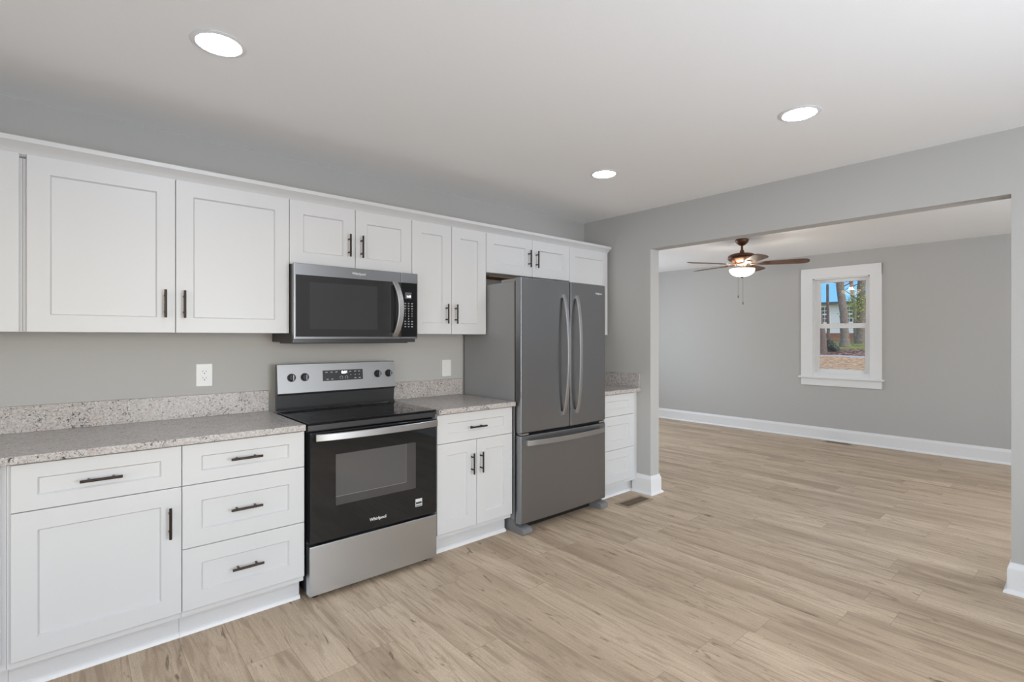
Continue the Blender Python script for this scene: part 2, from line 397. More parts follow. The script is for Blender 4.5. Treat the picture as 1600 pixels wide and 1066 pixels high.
# living room window: double-hung, casing, stool and apron
win = bpy.data.objects.new('window_1', None); C.objects.link(win); win.location = (XF, -1.07, .72); win['kind'] = 'structure'; ROOTLOC['window_1'] = Vector(win.location)
F = XF
mb = MB()
mb.box(F-.02, F, -.6103, WY0-.008, .829, 2.266, .002); mb.box(F-.02, F, WY1+.008, -1.5209, .829, 2.266, .002); mb.box(F-.021, F, -.6103, -1.5209, WZ1-.008, 2.266, .002)
build('window_casing', mb, 'trim', win)
build('window_sill', B(F-.045, F+.03, -.585, -1.546, .808, .829, .004), 'trim', win)
build('window_apron', B(F-.018, F, -.6103, -1.5209, .712, .808, .003), 'trim', win)
mb = MB()
mb.box(F, F+.15, WY0, WY0-.022, WZ0-.02, WZ1); mb.box(F, F+.15, WY1, WY1+.022, WZ0-.02, WZ1); mb.box(F, F+.15, WY0, WY1, WZ1-.022, WZ1); mb.box(F-.012, F+.15, WY0-.001, WY1+.001, WZ0, WZ0+.012)
mb.box(F-.012, F, WY0+.01, WY1-.01, .829, WZ0)
build('window_jamb', mb, 'trim', win)
def sash(nm, xf, z0, z1, st, rt, rb):
    y0, y1 = WY0-.022, WY1+.022; m = MB()
    m.box(xf, xf+.032, y0, y0-st, z0, z1, .002); m.box(xf, xf+.032, y1, y1+st, z0, z1, .002)
    m.box(xf+.001, xf+.031, y0-st, y1+st, z0, z0+rb, .002); m.box(xf+.001, xf+.031, y0-st, y1+st, z1-rt, z1, .002)
    s_ = build(nm, m, 'trim', win)
    build('pane', B(xf+.014, xf+.018, y0-st, y1+st, z0+rb, z1-rt), 'glass', s_)
    return s_
sash('upper_sash', F+.075, 1.485, WZ1-.022, .050, .038, .042)
low = sash('lower_sash', F+.035, WZ0+.004, 1.53, .050, .062, .052)
m = MB(); m.box(F+.02, F+.035, -1.045, -1.105, 1.508, 1.530, .003); build('sash_lock', m, 'plate', low)

# ------------------------------------------------------------------ cabinets
def pull(cx, cz, yf, vertical, parent):
    m = MB(); r = .0058; L = .134; y = yf-.034
    if vertical:
        m.cyl((cx, y, cz-L/2), (0, 0, 1), r, L, 12, bev=.001)
        for d in (-.039, .039): m.cyl((cx, yf, cz+d), (0, -1, 0), .0048, .034, 10)
    else:
        m.cyl((cx-L/2, y, cz), (1, 0, 0), r, L, 12, bev=.001)
        for d in (-.039, .039): m.cyl((cx+d, yf, cz), (0, -1, 0), .0048, .034, 10)
    build('handle', m, 'bronze', parent)
UF = -.325; UZ0, UZ1 = 1.3708, 2.1162
G = .0015
UG = 'white upper wall cabinets'; BG = 'white base cabinets'
def upper(label, x0, x1, zb, doors, carc_bottom=None, pulls=True, zc=None, left_inset=0):
    t = thing('wall_cabinet', label, 'cabinet', ((x0+x1)/2, 0, zb), UG)
    cz = zb if carc_bottom is None else carc_bottom
    build('body', B(x0+.0005, x1-.0005, 0, -.3045, cz+.001, 2.100), 'cab', t)
    for (a, b, hx) in doors:
        m = MB(); m.shaker(a+G, b-G, zb, UZ1, UF)
        d = build('door', m, 'cab', t)
        if hx is not None: pull(hx, zb+ (.139 if zb < 1.5 else .138), UF, True, d)
    return t
U = [-.1417, .385, .9159, 1.2979, 1.6829, 1.9954, 2.2979, 2.7619, 3.1922, 3.705]
upper('white wall cabinet cut by the left edge of the photo', -.68, -.152, UZ0, [(-.68, -.161, None)])
upper('widest white wall cabinet, above the long countertop left of the microwave', -.152, U[2], UZ0, [(U[0], U[1], .341), (U[1], U[2], .419)])
upper('short white wall cabinet directly above the microwave', U[2], U[4], 1.7566, [(U[2], U[3], 1.255), (U[3], U[4], 1.333)])
upper('narrow full-height white wall cabinet between microwave and refrigerator', U[4], U[6], UZ0, [(U[4], U[5], 1.948), (U[5], U[6], 2.023)])
t = upper('short white wall cabinet above the refrigerator', U[6], U[8], 1.8266, [(U[6], U[7], 2.718), (U[7], U[8], 2.800)])
build('underside_board', B(2.43, 3.05, -.05, -.19, 1.818, 1.8276), 'rawwood', t)
upper('rightmost white wall cabinet in the corner behind the refrigerator', U[8], U[9], UZ0, [(U[8], U[9], None)])
# crown
cp = [(0, 2.110), (.012, 2.1175), (.014, 2.124), (.019, 2.132), (.026, 2.141), (.036, 2.150), (.047, 2.157), (.052, 2.160), (.052, 2.178), (.055, 2.180), (0, 2.180)]
m = MB(); m.loft([[(XL, -.305-o, z) for o, z in cp], [(3.706+o*.3, -.305-o, z-.009) for o, z in cp], [(3.706+o*.3, 0, z-.009) for o, z in cp]])
tag(build('crown_molding', m, 'cab', loc=(1, -.3, 2.11)), 'long white crown molding running along the tops of the wall cabinets', 'molding')

BF = -.6275; D = [.873, .6925, .4124, .1369]
def base(label, x0, x1, fronts, toe=(None, None), handles=True, group=BG):
    t = thing('base_cabinet', label, 'cabinet', ((x0+x1)/2, 0, 0), group)
    m = MB(); m.box(x0+.0005, x1-.0005, -.02, -.6085, .11, .876); build('body', m, 'cab', t)
    a = x0 if toe[0] is None else toe[0]; b = x1 if toe[1] is None else toe[1]
    build('toe_kick', B(a+.0005, b-.0005, -.53, -.545, 0, .1095), 'cab', t)
    m = MB(); sh = [(0, 0), (-.019, 0), (-.018, .007), (-.013, .014), (-.006, .018), (0, .019)]
    m.loft([[(a+.0005, -.5452+o, z) for o, z in sh], [(b-.0005, -.5452+o, z) for o, z in sh]]); build('shoe_molding', m, 'trim', t)
    for (kind, p0, p1, z0, z1, h) in fronts:
        m = MB(); m.shaker(p0+G, p1-G, z0+G, z1-G, BF, st=.073, rail=(.0545 if kind == 'drawer' and z1-z0 < .2 else .073))
        d = build(kind, m, 'cab', t)
        if h: pull(h[0], h[1], BF, kind == 'door', d)
    return t
b = [-.1703, .3685, .8957, 1.6829, 1.9845, 2.2888, 3.6858]
base('white base cabinet cut by the left edge of the photo', -.75, -.18, [('door', -.74, -.193, D[3], D[0], None)])
base('white base cabinet with one drawer over a single wide door', -.18, b[1], [('drawer', b[0], b[1], D[1], D[0], (.093, .783)), ('door', b[0], b[1], D[3], D[1], (.323, .548))])
base('white base cabinet with three drawers, left of the stove', b[1], b[2], [('drawer', b[1], b[2], D[1], D[0], (.624, .786)), ('drawer', b[1], b[2], D[2], D[1], (.624, .552)), ('drawer', b[1], b[2], D[3], D[2], (.629, .276))])
base('white base cabinet with one drawer over two narrow doors, between stove and refrigerator', b[3], b[5], [('drawer', b[3], b[5], D[1], D[0], (1.978, .776)), ('door', b[3], b[4], D[3], D[1], (1.941, .543)), ('door', b[4], b[5], D[3], D[1], (2.013, .543))])
t = base('white base cabinet with three drawers and no pulls, right of the refrigerator', 3.235, 3.70, [('drawer', 3.24, b[6], D[1], D[0], None), ('drawer', 3.24, b[6], D[2], D[1], None), ('drawer', 3.24, b[6], D[3], D[2], None)], toe=(None, XB-.001))
build('filler_strip', B(3.7005, XB-.002, -.58, -.6085, 0.11, .876), 'cab', t)

# ------------------------------------------------------------------ worktops
CZ0, CZ1, CF = .878, .909, -.6536
def top(label, x0, x1, side=False):
    t = thing('countertop', label, 'countertop', ((x0+x1)/2, -.3, CZ0), 'granite worktops')
    build('slab', B(x0, x1, -.001, CF, CZ0, CZ1, .004, 3), 'granite', t)
    x1b = x1 if not side else x1-.0205
    build('backsplash', B(x0+.001, x1b-.001, -.001, -.0205, CZ1+.0003, 1.0315, .0015), 'granite', t)
    if side: build('side_splash', B(x1-.020, x1, -.001, -.642, CZ1+.0003, 1.0315, .0015), 'granite', t)
    return t
top('long speckled granite countertop with backsplash left of the stove', XL, .8935)
top('speckled granite countertop with backsplash between stove and refrigerator', 1.6835, 2.300)
top('small granite corner countertop right of the refrigerator with side splash', 3.226, XB-.001, True)

# ------------------------------------------------------------------ refrigerator
f0, f1, f2 = 2.3102, 2.7927, 3.2152; FT, FM, FB = 1.7602, .6801, .0662; FF = -.692; FBK = -.638
fr = thing('refrigerator', 'grey stainless french door refrigerator with bottom freezer drawer', 'refrigerator', ((f0+f2)/2, -.35, 0))
body = build('body', B(f0+.004, f2-.004, -.03, -.618, .055, 1.735, .006), 'appl', fr)
for a_ in (f0+.012, f2-.16): build('hinge_cover', B(a_, a_+.148, -.47, -.625, 1.7352, 1.757, .004), 'appl', fr)
build('gasket', B(f0+.012, f2-.012, -.6185, -.6375, .08, 1.745), 'dark', fr)
def fdoor(nm, x0, x1, z0, z1):
    # slightly bowed front: rings along x
    m = MB(); n = 14; rings = []
    mid = (f0+f2)/2; hw = (f2-f0)/2
    def yf(x): return FF - .010*(1-((x-mid)/hw)**2) + .0
    prof = []
    for k in range(n+1):
        x = x0 + (x1-x0)*k/n; y = yf(x)
        e = .006
        rr = [(FBK, z0), (y+.012, z0), (y+.003, z0+.003), (y, z0+.010), (y, z1-.010), (y+.003, z1-.003), (y+.012, z1), (FBK, z1)]
        if k in (0, n):
            sgn = 1 if k == 0 else -1
            rings_e = [[(x, (yy if yy == FBK else yy+.010), zz) for yy, zz in rr], [(x+sgn*.003, (yy if yy == FBK else yy+.003), zz) for yy, zz in rr], [(x+sgn*.009, yy, zz) for yy, zz in rr]]
            rings += rings_e if k == 0 else rings_e[::-1]
        else: rings.append([(x, yy, zz) for yy, zz in rr])
    m.loft(rings); return build(nm, m, 'slate', fr)
ld = fdoor('door', f0, f1-.002, FM+.012, FT); rd = fdoor('door', f1+.002, f2, FM+.012, FT); fz = fdoor('freezer_drawer', f0, f2, FB+.005, FM-.006)
def fhandle(parent, xt, xm):
    z0, z1 = .785, 1.660; pts = []
    for k in range(25):
        t = k/24; b_ = 1-(2*t-1)**2
        pts.append((xt+(xm-xt)*b_, FF-.018-.048*b_**.8, z0+(z1-z0)*t))
    m = MB(); m.sweep(pts, .0135, .006, (1, 0, 0))
    for z in (z0+.012, z1-.012): m.box(xt-.013, xt+.013, FF-.004, FF-.022, z-.012, z+.012, .002)
    build('handle', m, 'handle', parent)
fhandle(ld, 2.715, 2.722); fhandle(rd, 2.858, 2.852)
pts = []
for k in range(25):
    t = k/24; b_ = 1-(2*t-1)**2; pts.append((2.352+(3.17-2.352)*t, FF-.022-.045*b_**.8, .625+.0*b_))
m = MB(); m.sweep(pts, .0185, .006, (0, 0, 1))
for x in (2.366, 3.156): m.box(x-.012, x+.012, FF-.002, FF-.026, .608, .642, .002)
build('handle', m, 'handle', fz)
for a_ in (f0+.01, f2-.075): build('hinge', B(a_, a_+.065, -.640, -.690, FM-.004, FM+.009, .002), 'handle', fr)
for x, s_ in ((f0+.001, 1), (f2-.001, -1)):
    m = MB(); ol = [(-.52, .005), (-.52, .088), (-.615, .088), (-.622, .055), (-.70, .045), (-.716, .034), (-.716, .012), (-.70, .0), (-.54, .0)]
    m.loft([[(x, y, z) for y, z in ol], [(x+s_*.085, y, z) for y, z in ol]]); build('foot', m, 'foot', fr)
build('kick_grille', B(f0+.09, f2-.09, -.585, -.60, .004, .062), 'dark', fr)
words('Whirlpool', .0215, 3.118, FF-.0045, 1.690, 'silver', rd, bold=.0004)

# ------------------------------------------------------------------ range
r0, r1 = .9103, 1.6673
rg = thing('electric_range', 'freestanding stainless and black glass electric range between the counters', 'stove', ((r0+r1)/2, -.36, 0))
build('body', B(r0+.003, r1-.003, -.09, -.600, .035, .898), 'dark', rg)
ck = build('cooktop', B(r0-.002, r1+.002, -.128, -.640, .8985, .9115, .004, 3), 'bglass', rg)
def ringmesh(cx, cy, z, r, w=.0018, n=56):
    m = MB(); m.loft([[(cx+rr*math.cos(2*PI*i/n), cy+rr*math.sin(2*PI*i/n), zz) for i in range(n)] for rr, zz in ((r-w, z), (r-w, z+.0003), (r+w, z+.0003), (r+w, z))], False, False); return m
for cx, cy, r in ((1.09, -.50, .115), (1.09, -.27, .075), (1.49, -.50, .085), (1.49, -.27, .105), (1.29, -.24, .055)):
    build('burner_ring', ringmesh(cx, cy, .9117, r), 'slot', ck)
build('front_trim', B(r0, r1, -.600, -.634, .868, .8975, .003), 'band', rg)
# back guard
gd = MB(); ol = [(-.088, .915), (-.088, 1.186), (-.094, 1.189), (-.112, 1.187), (-.129, 1.016), (-.124, 1.008), (-.116, 1.003), (-.108, .93), (-.124, .9145)]
gd.loft([[(r0, y, z) for y, z in ol], [(r1, y, z) for y, z in ol]])
guard = build('backguard', gd, 'band', rg)
def gy(z): return -.129 + (z-1.016)*(.017/.171)
def slab_on_guard(x0, x1, z0, z1, off, th, bev=0):
    m = MB(); pts = [(x0, z0), (x1, z0), (x1, z1), (x0, z1)]
    m.loft([[(x, gy(z)-off, z) for x, z in pts], [(x, gy(z)-off-th, z) for x, z in pts]]); return m
panel = build('control_panel', slab_on_guard(r0+.0005, r1-.0005, 1.017, 1.186, 0, .0035), 'panel', guard)
build('display', slab_on_guard(1.176, 1.437, 1.078, 1.143, .0037, .0012), simple('charcoal_display', (.045, .047, .05), .25), guard)
gr = (PI/2 - math.atan(.017/.171), 0, 0)
for cx in (.990, 1.067, 1.540, 1.619):
    z = 1.108; y = gy(z)-.0036; k = MB(); k.cyl((cx, y, z), (0, -1, .1), .0245, .006, 28, bev=.001); k.cyl((cx, y-.006, z+.0006), (0, -1, .1), .0205, .017, 28, r2=.0185, bev=.002)
    k.box(cx-.0045, cx+.0045, y-.012, y-.031, z-.018, z+.019, .002)
    kn = build('knob', k, 'dark', rg)
    build('pointer', B(cx+.001, cx+.0045, y-.0312, y-.0318, z-.014, z+.016), 'mark', kn)
words('8:06', .023, 1.315, gy(1.128)-.0053, 1.127, 'digits', guard, 'clock_digits', rot=gr, bold=.0008)
m = MB()
for (cx, cz) in [(1.20, 1.131), (1.232, 1.131), (1.262, 1.131), (1.205, 1.088), (1.235, 1.088), (1.385, 1.131), (1.412, 1.131), (1.352, 1.131), (1.355, 1.110), (1.385, 1.110), (1.412, 1.110), (1.385, 1.089), (1.415, 1.089)]:
    w_ = .007 if cx < 1.3 or cz > 1.12 or cz < 1.1 else .003
    y = gy(cz)-.0052; m.box(cx-w_, cx+w_, y, y-.0004, cz-.0016, cz+.0016)
for cx in (1.293, 1.327):
    n = 20; y = gy(1.095)-.0053
    k = MB(); k.loft([[(cx+rr*math.cos(2*PI*i/n), yy, 1.095+rr*math.sin(2*PI*i/n)) for i in range(n)] for rr, yy in ((.0085, y), (.0085, y-.0004), (.0098, y-.0004), (.0098, y))], False, False); build('button_ring', k, 'mark', guard)
build('button_legend', m, 'mark', guard)
# oven door
DF = -.655
dr = MB(); dr.box(r0+.004, r1-.004, -.6005, DF, .297, .862, .006, 3)
door = build('oven_door', dr, 'ovenglass', rg)
build('window', B(1.045, 1.520, DF+.0004, DF-.0006, .470, .737), 'ovenwin', door)
build('inner_window', B(1.046, 1.457, DF-.0005, DF-.0008, .517, .736), simple('inner_oven_glass', (.085, .085, .087), .06, spec=.8), door)
m = MB(); m.box(1.045, 1.459, DF-.0007, DF-.0010, .514, .517); m.box(1.457, 1.459, DF-.0007, DF-.0010, .514, .733)
build('window_edge', m, simple('inner_window_edge', (.16, .16, .165), .3), door)
pts = []
for k in range(29):
    t = k/28; b_ = 1-(2*t-1)**2; pts.append((r0+.028+(r1-r0-.042)*t, DF-.018-.034*b_**.7, .838))
m = MB(); m.sweep(pts, .0185, .0065, (0, 0, 1))
for x in (r0+.036, r1-.022): m.box(x-.008, x+.008, DF+.002, DF-.022, .822, .854, .002)
build('handle', m, 'handle', door)
words('Whirlpool', .0235, 1.283, DF-.0008, .350, 'silver', door, bold=.0005)
m = MB(); m.box(1.518, 1.562, DF-.0002, DF-.0008, .359, .404); st = build('sticker', m, 'mark', door)
m = MB(); m.box(1.521, 1.559, DF-.0009, DF-.0011, .374, .386); m.box(1.521, 1.559, DF-.0009, DF-.0011, .3625, .367); build('sticker_print', m, 'slot', st)
build('drawer_front', B(r0+.002, r1-.002, -.6005, -.652, .030, .283, .004, 3), 'steel', rg)
for x in (r0+.05, r1-.05):
    for y in (-.14, -.585):
        build('foot', MB().cyl((x, y, 0), (0, 0, 1), .019, .036, 18), 'dark', rg)

# ------------------------------------------------------------------ microwave
m0, m1, MF = .9135, 1.6800, -.405
mw = thing('microwave', 'over-the-range stainless and black microwave under the short cabinet', 'microwave', ((m0+m1)/2, 0, 1.318))
build('body', B(m0+.004, m1-.004, 0, -.352, 1.322, 1.7545), 'dark', mw)
m = MB(); m.box(m0+.004, m1-.004, -.352, -.378, 1.318, 1.7545, .003); build('front_frame', m, 'band', mw)
seam = 1.563
md = build('door', B(m0, seam-.0008, -.379, MF, 1.339, 1.7548, .004), 'dimsteel', mw)
build('glass', B(m0+.010, seam-.002, MF+.001, MF-.0008, 1.352, 1.692, .0004), 'mwglass', md)
build('window', B(m0+.085, 1.40, MF-.0009, MF-.0012, 1.395, 1.655), simple('microwave_window', (.045, .045, .047), .10, spec=.5), md)
cpnl = build('control_panel', B(seam+.0008, m1, -.379, MF, 1.339, 1.7548, .004), 'dimsteel', mw)
build('keypad', B(seam+.0015, m1-.006, MF+.001, MF-.0008, 1.352, 1.692, .0004), 'bglass', cpnl)
build('display', B(1.588, 1.634, MF-.0009, MF-.0014, 1.592, 1.632), simple('grey_display', (.10, .105, .11), .3), cpnl)
words('1:15', .018, 1.614, MF-.0016, 1.606, 'digits', cpnl, 'clock_digits', bold=.0006)
m = MB()
for r_ in range(10):
    z = 1.563-.0162*r_
    for c_, x in enumerate((1.590, 1.614, 1.638)):
        if 3 <= r_ <= 5: t = words(str((r_-3)*3+c_+1), .0105, x, MF-.0010, z, 'mark', None, bold=.0002)
        elif r_ == 6: t = words(('0' if c_ == 1 else '-'), .0105, x, MF-.0010, z, 'mark', None, bold=.0002)
        else:
            m.box(x-.0062, x+.0062, MF-.0009, MF-.0012, z-.0004, z+.0016); m.box(x-.0045, x+.0045, MF-.0009, MF-.0012, z-.0042, z-.0026); continue
        me_ = bpy.data.meshes.new('t'); t.bm.to_mesh(me_); m.bm.from_mesh(me_); t.bm.free(); bpy.data.meshes.remove(me_)
build('key_legend', m, 'mark', cpnl)
words('Whirlpool', .020, 1.285, MF-.0003, 1.722, 'silver', md, bold=.0003)
pts = []
for k in range(25):
    t = k/24; b_ = 1-(2*t-1)**2; pts.append((1.512+.022*b_, MF-.012-.042*b_**.8, 1.356+(1.690-1.356)*t))
m = MB(); m.sweep(pts, .018, .005, (1, 0, 0))
for z in (1.366, 1.680): m.box(1.499, 1.525, MF+.0, MF-.016, z-.009, z+.009, .002)
build('handle', m, 'handle', md)
m = MB(); m.box(m0+.03, m1-.05, -.06, -.365, 1.312, 1.322, .003); build('vent_filter', m, 'band', mw)

# ------------------------------------------------------------------ outlets and registers
def outlet(label, cx, cz, kind):
    t = thing('wall_outlet', label, 'outlet' if kind == 'duplex' else 'light switch', (cx, 0, cz)); t.name = 'wall_outlet' if kind == 'duplex' else 'light_switch'; ROOTLOC[t.name] = Vector(t.location)
    build('cover_plate', B(cx-.040, cx+.040, 0, -.006, cz-.0625, cz+.0625, .003, 3), 'plate', t)
    if kind == 'duplex':
        r = build('receptacle', B(cx-.0175, cx+.0175, -.0055, -.0085, cz-.034, cz+.034, .0015), 'plate', t)
        m = MB()
        for z in (cz+.018, cz-.018):
            m.box(cx-.009, cx-.007, -.0086, -.009, z-.001, z+.008); m.box(cx+.007, cx+.009, -.0086, -.009, z-.001, z+.007); m.cyl((cx, -.0086, z-.008), (0, -1, 0), .0028, .0005, 10)
        build('socket_slot', m, 'slot', r)
    else: build('rocker', B(cx-.0165, cx+.0165, -.0055, -.010, cz-.033, cz+.033, .002), 'plate', t)
outlet('white duplex outlet above the long countertop left of the stove', .5615, 1.1385, 'duplex')
outlet('white rocker switch plate between stove and refrigerator', 2.167, 1.115, 'switch')
t = thing('wall_outlet', 'white outlet set sideways in the far baseboard above the floor vent', 'outlet', (XF, -1.12, .085))
build('cover_plate', B(XF-.0155, XF-.020, -1.06, -1.18, .05, .122, .002), 'plate', t)
r = build('receptacle', B(XF-.0198, XF-.022, -1.085, -1.155, .068, .104, .001), 'plate', t)

M['reg'] = simple('tan_register_metal', (.34, .27, .19), .5, metal=.2)
M['regd'] = simple('brown_register_louver', (.16, .11, .07), .6)
def register(label, x0, x1, y0, y1, along_x):
    t = thing('floor_register', label, 'floor vent', ((x0+x1)/2, (y0+y1)/2, 0))
    m = MB(); b_ = .022; z = .004
    for q in ((x0, x1, y0, y0+b_), (x0, x1, y1-b_, y1), (x0, x0+b_, y0+b_, y1-b_), (x1-b_, x1, y0+b_, y1-b_)): m.box(*q, .0002, z)
    build('frame', m, 'reg', t)
    build('damper', B(x0+b_, x1-b_, y0+b_, y1-b_, .0003, .0008), 'regd', t)
    m = MB()
    if along_x:
        n = 14
        for k in range(n): x = x0+b_+(x1-x0-2*b_)*(k+.5)/n; m.box(x-.002, x+.002, y0+b_, y1-b_, .0008, .0034)
        m.box(x0+b_, x1-b_, (y0+y1)/2-.003, (y0+y1)/2+.003, .0009, .0038)
    else:
        n = 14
        for k in range(n): y = y0+b_+(y1-y0-2*b_)*(k+.5)/n; m.box(x0+b_, x1-b_, y-.002, y+.002, .0008, .0034)
    build('louver', m, 'regd', t)
register('tan metal floor vent beside the wall end, right of the refrigerator', 3.325, 3.665, -.835, -.700, True)
register('brown floor vent against the far baseboard below the window', 7.345, 7.455, -1.225, -.925, False)

# ------------------------------------------------------------------ ceiling lights
def downlight(label, x, y):
    t = thing('recessed_light', label, 'ceiling light', (x, y, H), 'recessed kitchen downlights')
    n = 48
    m = MB(); m.lathe((x, y, H), [(.0775, 0), (.090, -.0005), (.0925, -.003), (.0775, -.0065), (.0745, -.005), (.0745, 0)], n); build('trim_ring', m, 'trim', t)
    m = MB(); m.lathe((x, y, H), [(.073, -.001), (.073, -.0045), (.055, -.0070), (.03, -.0080), (.002, -.0083)], n); build('diffuser', m, 'led', t)
    return t
downlight('round recessed downlight nearest the cabinets at upper left', .420, -1.105)
downlight('round recessed downlight nearest the opening, at upper right', 2.706, -2.300)
downlight('round recessed downlight in front of the refrigerator, smallest of the three', 2.710, -1.085)

# ------------------------------------------------------------------ ceiling fan
FX, FY = 5.69, -.64
fan = thing('ceiling_fan', 'bronze ceiling fan with five walnut blades and frosted bowl light', 'ceiling fan', (FX, FY, H))
build('canopy', MB().lathe((FX, FY, H), [(.066, 0), (.070, -.008), (.069, -.022), (.058, -.042), (.040, -.058), (.026, -.068), (.016, -.072)]), 'fanmetal', fan)
build('downrod', MB().lathe((FX, FY, H), [(.0125, -.066), (.0125, -.118), (.019, -.122), (.024, -.140), (.024, -.148)], 20), 'fanmetal', fan)
build('motor_housing', MB().lathe((FX, FY, H-.012), [(.03, -.144), (.075, -.147), (.115, -.155), (.142, -.170), (.148, -.185), (.140, -.196), (.148, -.200), (.146, -.212), (.128, -.228), (.105, -.242), (.075, -.252), (.06, -.254)]), 'fanmetal', fan)
build('light_fitter', MB().lathe((FX, FY, H-.014), [(.055, -.250), (.060, -.262), (.052, -.272), (.02, -.275)]), 'fanmetal', fan)
build('center_rod', MB().lathe((FX, FY, H), [(.006, -.285), (.006, -.416)], 12), 'fanmetal', fan)
bw = build('light_bowl', MB().lathe((FX, FY, H), [(.08, -.395), (.112, -.368), (.127, -.334), (.131, -.333), (.134, -.338), (.132, -.352), (.124, -.371), (.109, -.388), (.088, -.402), (.062, -.413), (.032, -.419), (.004, -.421)]), 'bowl', fan)
build('finial', MB().lathe((FX, FY, H), [(.018, -.414), (.021, -.418), (.012, -.425), (.009, -.431), (.003, -.436)], 20), 'fanmetal', fan)
bz = H-.280
fwd = Vector((.655, .756)); rgt = Vector((.756, -.655))
for k in range(5):
    a = math.radians(335+72*k); d2 = rgt*math.cos(a) + fwd*math.sin(a); d = Vector((d2.x, d2.y, 0)); w = Vector((-d.y, d.x, 0))
    tilt = math.radians(-13); wt = w*math.cos(tilt) + Vector((0, 0, 1))*math.sin(tilt); nt_ = d.cross(wt)
    c0 = Vector((FX, FY, bz)); ol = []
    L0, L1 = .205, .66
    half = [(L0, .036), (L0+.02, .048), (.30, .056), (.42, .063), (.55, .068), (.61, .066), (.640, .052), (.655, .030), (L1, .008)]
    side = [c0+d*l+wt*h for l, h in half] + [c0+d*l-wt*h for l, h in reversed(half)]
    m = MB(); m.loft([[p-nt_*.003 for p in side], [p+nt_*.003 for p in side]]); bl = build('blade', m, 'blade', fan)
    m = MB(); iron = [(.085, .012), (.13, .012), (.17, .020), (.20, .034), (.235, .036), (.275, .020), (.285, .004)]
    sd = [c0+d*l+wt*h-nt_*.0055*(1 if nt_.z > 0 else -1) for l, h in iron] + [c0+d*l-wt*h-nt_*.0055*(1 if nt_.z > 0 else -1) for l, h in reversed(iron)]
    m.loft([[p-nt_*.0022 for p in sd], [p+nt_*.0022 for p in sd]])
    m.sweep([c0+d*.06+Vector((0, 0, .02)), c0+d*.09+Vector((0, 0, .004)), c0+d*.14-nt_*.003], .012, .003, wt)
    build('blade_iron', m, 'fanmetal', bl)
for (dx, dy, z) in ((-.012, -.016, 1.715), (-.035, .028, 1.79)):
    m = MB(); m.cyl((FX+dx, FY+dy, z+.03), (0, 0, 1), .0011, H-.43-z-.03+.02, 6); pc = build('pull_chain', m, 'fanmetal', fan)
    m = MB(); m.lathe((FX+dx, FY+dy, z), [(.002, 0), (.0048, .006), (.0050, .022), (.002, .031)], 12); build('fob', m, 'fanmetal', pc)
pl = bpy.data.lights.new('fan_lamp', 'POINT'); pl.energy = LP['fan']; pl.color = (1, .93, .84); pl.shadow_soft_size = .035
po = bpy.data.objects.new('fan_lamp', pl); C.objects.link(po); po.location = (FX, FY, H-.312)

# ------------------------------------------------------------------ outside, seen through the window
gp = [(7.68, -.62), (20, -.52), (29.9, -.30), (36.8, .245), (41.4, .74), (48.3, 1.06), (54, 1.33), (90, 2.2)]
m = MB()
NY = 30
cols = [[m.bm.verts.new((x, -30+80*j/NY, z + (0 if i in (0, 1) else .06*math.sin(j*1.7+i)))) for j in range(NY+1)] for i, (x, z) in enumerate(gp)]
for i in range(len(gp)-1):
    for j in range(NY): m.bm.faces.new((cols[i][j], cols[i+1][j], cols[i+1][j+1], cols[i][j+1]))
bot = [[(x, -30), (x, 50)] for x, z in gp]
struct('ground', m, 'ground')
hs = thing('neighbour_house', 'pale sided one-storey house with blue metal roof seen through the window', 'house', (58, 12, 1.2))
build('wall', B(54, 64, 4, 26, 1.75, 4.5), 'siding', hs)
build('foundation', B(54.05, 63.95, 4.05, 25.95, .6, 1.75), 'concrete', hs)
m = MB(); m.loft([[(53.5, 3.5, 4.52), (53.5, 3.5, 4.62), (59, 3.5, 8.0), (64.5, 3.5, 4.62), (64.5, 3.5, 4.52)], [(53.5, 26.5, 4.52), (53.5, 26.5, 4.62), (59, 26.5, 8.0), (64.5, 26.5, 4.62), (64.5, 26.5, 4.52)]])
build('roof', m, 'bluemetal', hs)
build('gutter', B(53.38, 53.5, 3.5, 26.5, 4.47, 4.66), 'fascia', hs)
def hwin(y0, y1, z0, z1, nx, nz):
    f = build('window', B(53.93, 54.0, y0-.08, y1+.08, z0-.1, z1+.1), 'whiteout', hs)
    m = MB(); dy = (y1-y0)/nx; dz = (z1-z0)/nz
    for i in range(nx):
        for j in range(nz):
            gap = .09 if (nz > 2 and j == nz//2) else .03
            m.box(53.90, 53.94, y0+dy*i+.03, y0+dy*(i+1)-.03, z0+dz*j+gap, z0+dz*(j+1)-.03)
    build('pane', m, 'darkpane', f)
hwin(13.41, 14.1, 2.77, 4.24, 2, 4)
hwin(11.45, 12.02, 2.77, 4.2, 2, 4); hwin(10.75, 11.3, 2.77, 4.2, 2, 4); hwin(10.0, 10.6, 2.77, 4.2, 2, 4)

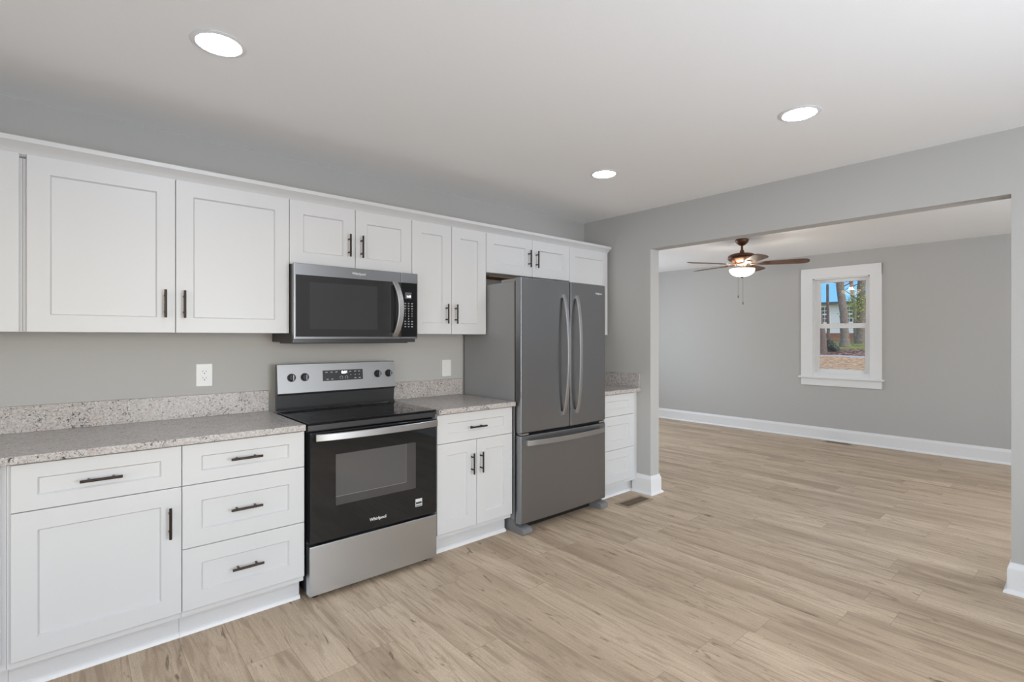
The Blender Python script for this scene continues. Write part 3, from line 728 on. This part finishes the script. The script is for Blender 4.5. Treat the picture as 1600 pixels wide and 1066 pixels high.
def tree(name, label, pts, rs, bark, branches=(), seed=1, leaves=None, group=None):
    rnd = random.Random(seed)
    t = thing(name, label, 'tree', pts[0], group)
    P = [Vector(p) for p in pts]; path = []; rad = []
    for i in range(len(P)-1):
        for k in range(6):
            u = k/6; path.append(P[i].lerp(P[i+1], u)+Vector((rnd.uniform(-.02, .02), rnd.uniform(-.02, .02), 0))); rad.append(rs[i]+(rs[i+1]-rs[i])*u)
    path.append(P[-1]); rad.append(rs[-1])
    m = MB(); m.tube(path, rad, 14); build('trunk', m, bark, t)
    for (h, dy, dz, ln, r) in branches:
        b0 = P[0].lerp(P[-1], h); m = MB(); q = [b0]
        dv = Vector((rnd.uniform(-.3, .3), dy, dz)).normalized()
        for k in range(5): q.append(q[-1]+dv*ln/5+Vector((rnd.uniform(-.08, .08), rnd.uniform(-.08, .08), rnd.uniform(-.03, .08))))
        m.tube(q, [r*(1-k/6.5) for k in range(6)], 7)
        for k in (2, 3, 4):
            for s_ in (-1, 1):
                m.tube([q[k], q[k]+Vector((rnd.uniform(-.2, .2), s_*.35, .3)), q[k]+Vector((rnd.uniform(-.3, .3), s_*.7, .45))], [r*.4, r*.25, r*.1], 5)
        build('branch', m, bark, t)
    if leaves:
        c, rx, n, sz = leaves; m = MB()
        for _ in range(n):
            o = Vector((rnd.gauss(0, rx[0]), rnd.gauss(0, rx[1]), rnd.gauss(0, rx[2]))); ctr = Vector(c)+o
            a = Vector((rnd.uniform(-1, 1), rnd.uniform(-1, 1), rnd.uniform(-1, 1))).normalized()*sz; b2 = a.orthogonal().normalized()*sz*.5
            m.poly([ctr-a, ctr+b2, ctr+a, ctr-b2])
        build('foliage', m, 'leaf', t, smooth=False)
    return t
TG = 'tree trunks in the yard'
tree('tree', 'thick grey tree trunk in the middle of the window view', [(41.4, 8.53, .55), (41.4, 8.54, 1.3), (41.4, 8.60, 3.0), (41.4, 8.85, 5.3), (41.4, 9.0, 10)], [.42, .27, .25, .24, .18], 'bark', [(.50, -1, .7, 3, .06), (.62, 1, .7, 3, .06), (.46, -1, .5, 2.2, .05)], 3, group=TG)
tree('tree', 'dark tree trunk at the left side of the window view', [(37.5, 8.68, .15), (37.5, 8.72, 1.6), (37.5, 8.92, 3.0), (37.5, 9.0, 4.6), (37.5, 9.1, 9)], [.30, .20, .16, .12, .1], 'bark_d', [(.6, 1, .7, 2, .04)], 5, group=TG)
tree('tree', 'thick tree trunk at the right side of the window view with sparse leaves', [(45, 8.50, .75), (45, 8.50, 1.6), (45, 8.48, 3.2), (45, 8.47, 5.5), (45, 8.5, 10)], [.46, .32, .29, .27, .2], 'bark', [(.35, 1, .8, 2.4, .06), (.55, 1, .7, 2.5, .05)], 9, leaves=((44.3, 8.5, 3.9), (.5, .45, .55), 420, .09), group=TG)
tree('tree', 'slender tree trunk between the two thicker trunks in the window view', [(48, 9.62, 1.0), (48, 9.66, 2.6), (48, 9.75, 3.8), (48, 9.98, 6), (48, 10.1, 10)], [.17, .15, .15, .13, .09], 'bark', [(.5, -1, .8, 1.8, .04)], 11, group=TG)
tree('tree', 'thin dark tree trunk beside the left trunk near the house', [(50, 12.25, 1.05), (50, 12.25, 2.5), (50, 12.3, 6)], [.13, .12, .1], 'bark_d', (), 13, group=TG)
br = thing('brush_pile', 'dark pile of cut brush on the ground left of the middle tree', 'brush pile', (38.5, 8.4, .38))
rnd = random.Random(4)
for mat, n, nm in (('fern', 900, 'leaves'), ('fern2', 160, 'twigs')):
    m = MB()
    for _ in range(n):
        u = rnd.random(); y = 8.05+u*.9; hh = .15+.75*max(0, min(1, (y-8.05)/.6)); ctr = Vector((38.5+rnd.uniform(-.4, .4), y, .40+rnd.random()*hh))
        a = Vector((rnd.uniform(-1, 1), rnd.uniform(-1, 1), rnd.uniform(-.4, .6))).normalized()*(.11 if nm == 'leaves' else .14); b2 = a.orthogonal().normalized()*(.03 if nm == 'leaves' else .008)
        m.poly([ctr-a, ctr+b2, ctr+a, ctr-b2])
    build(nm, m, mat, br, smooth=False)
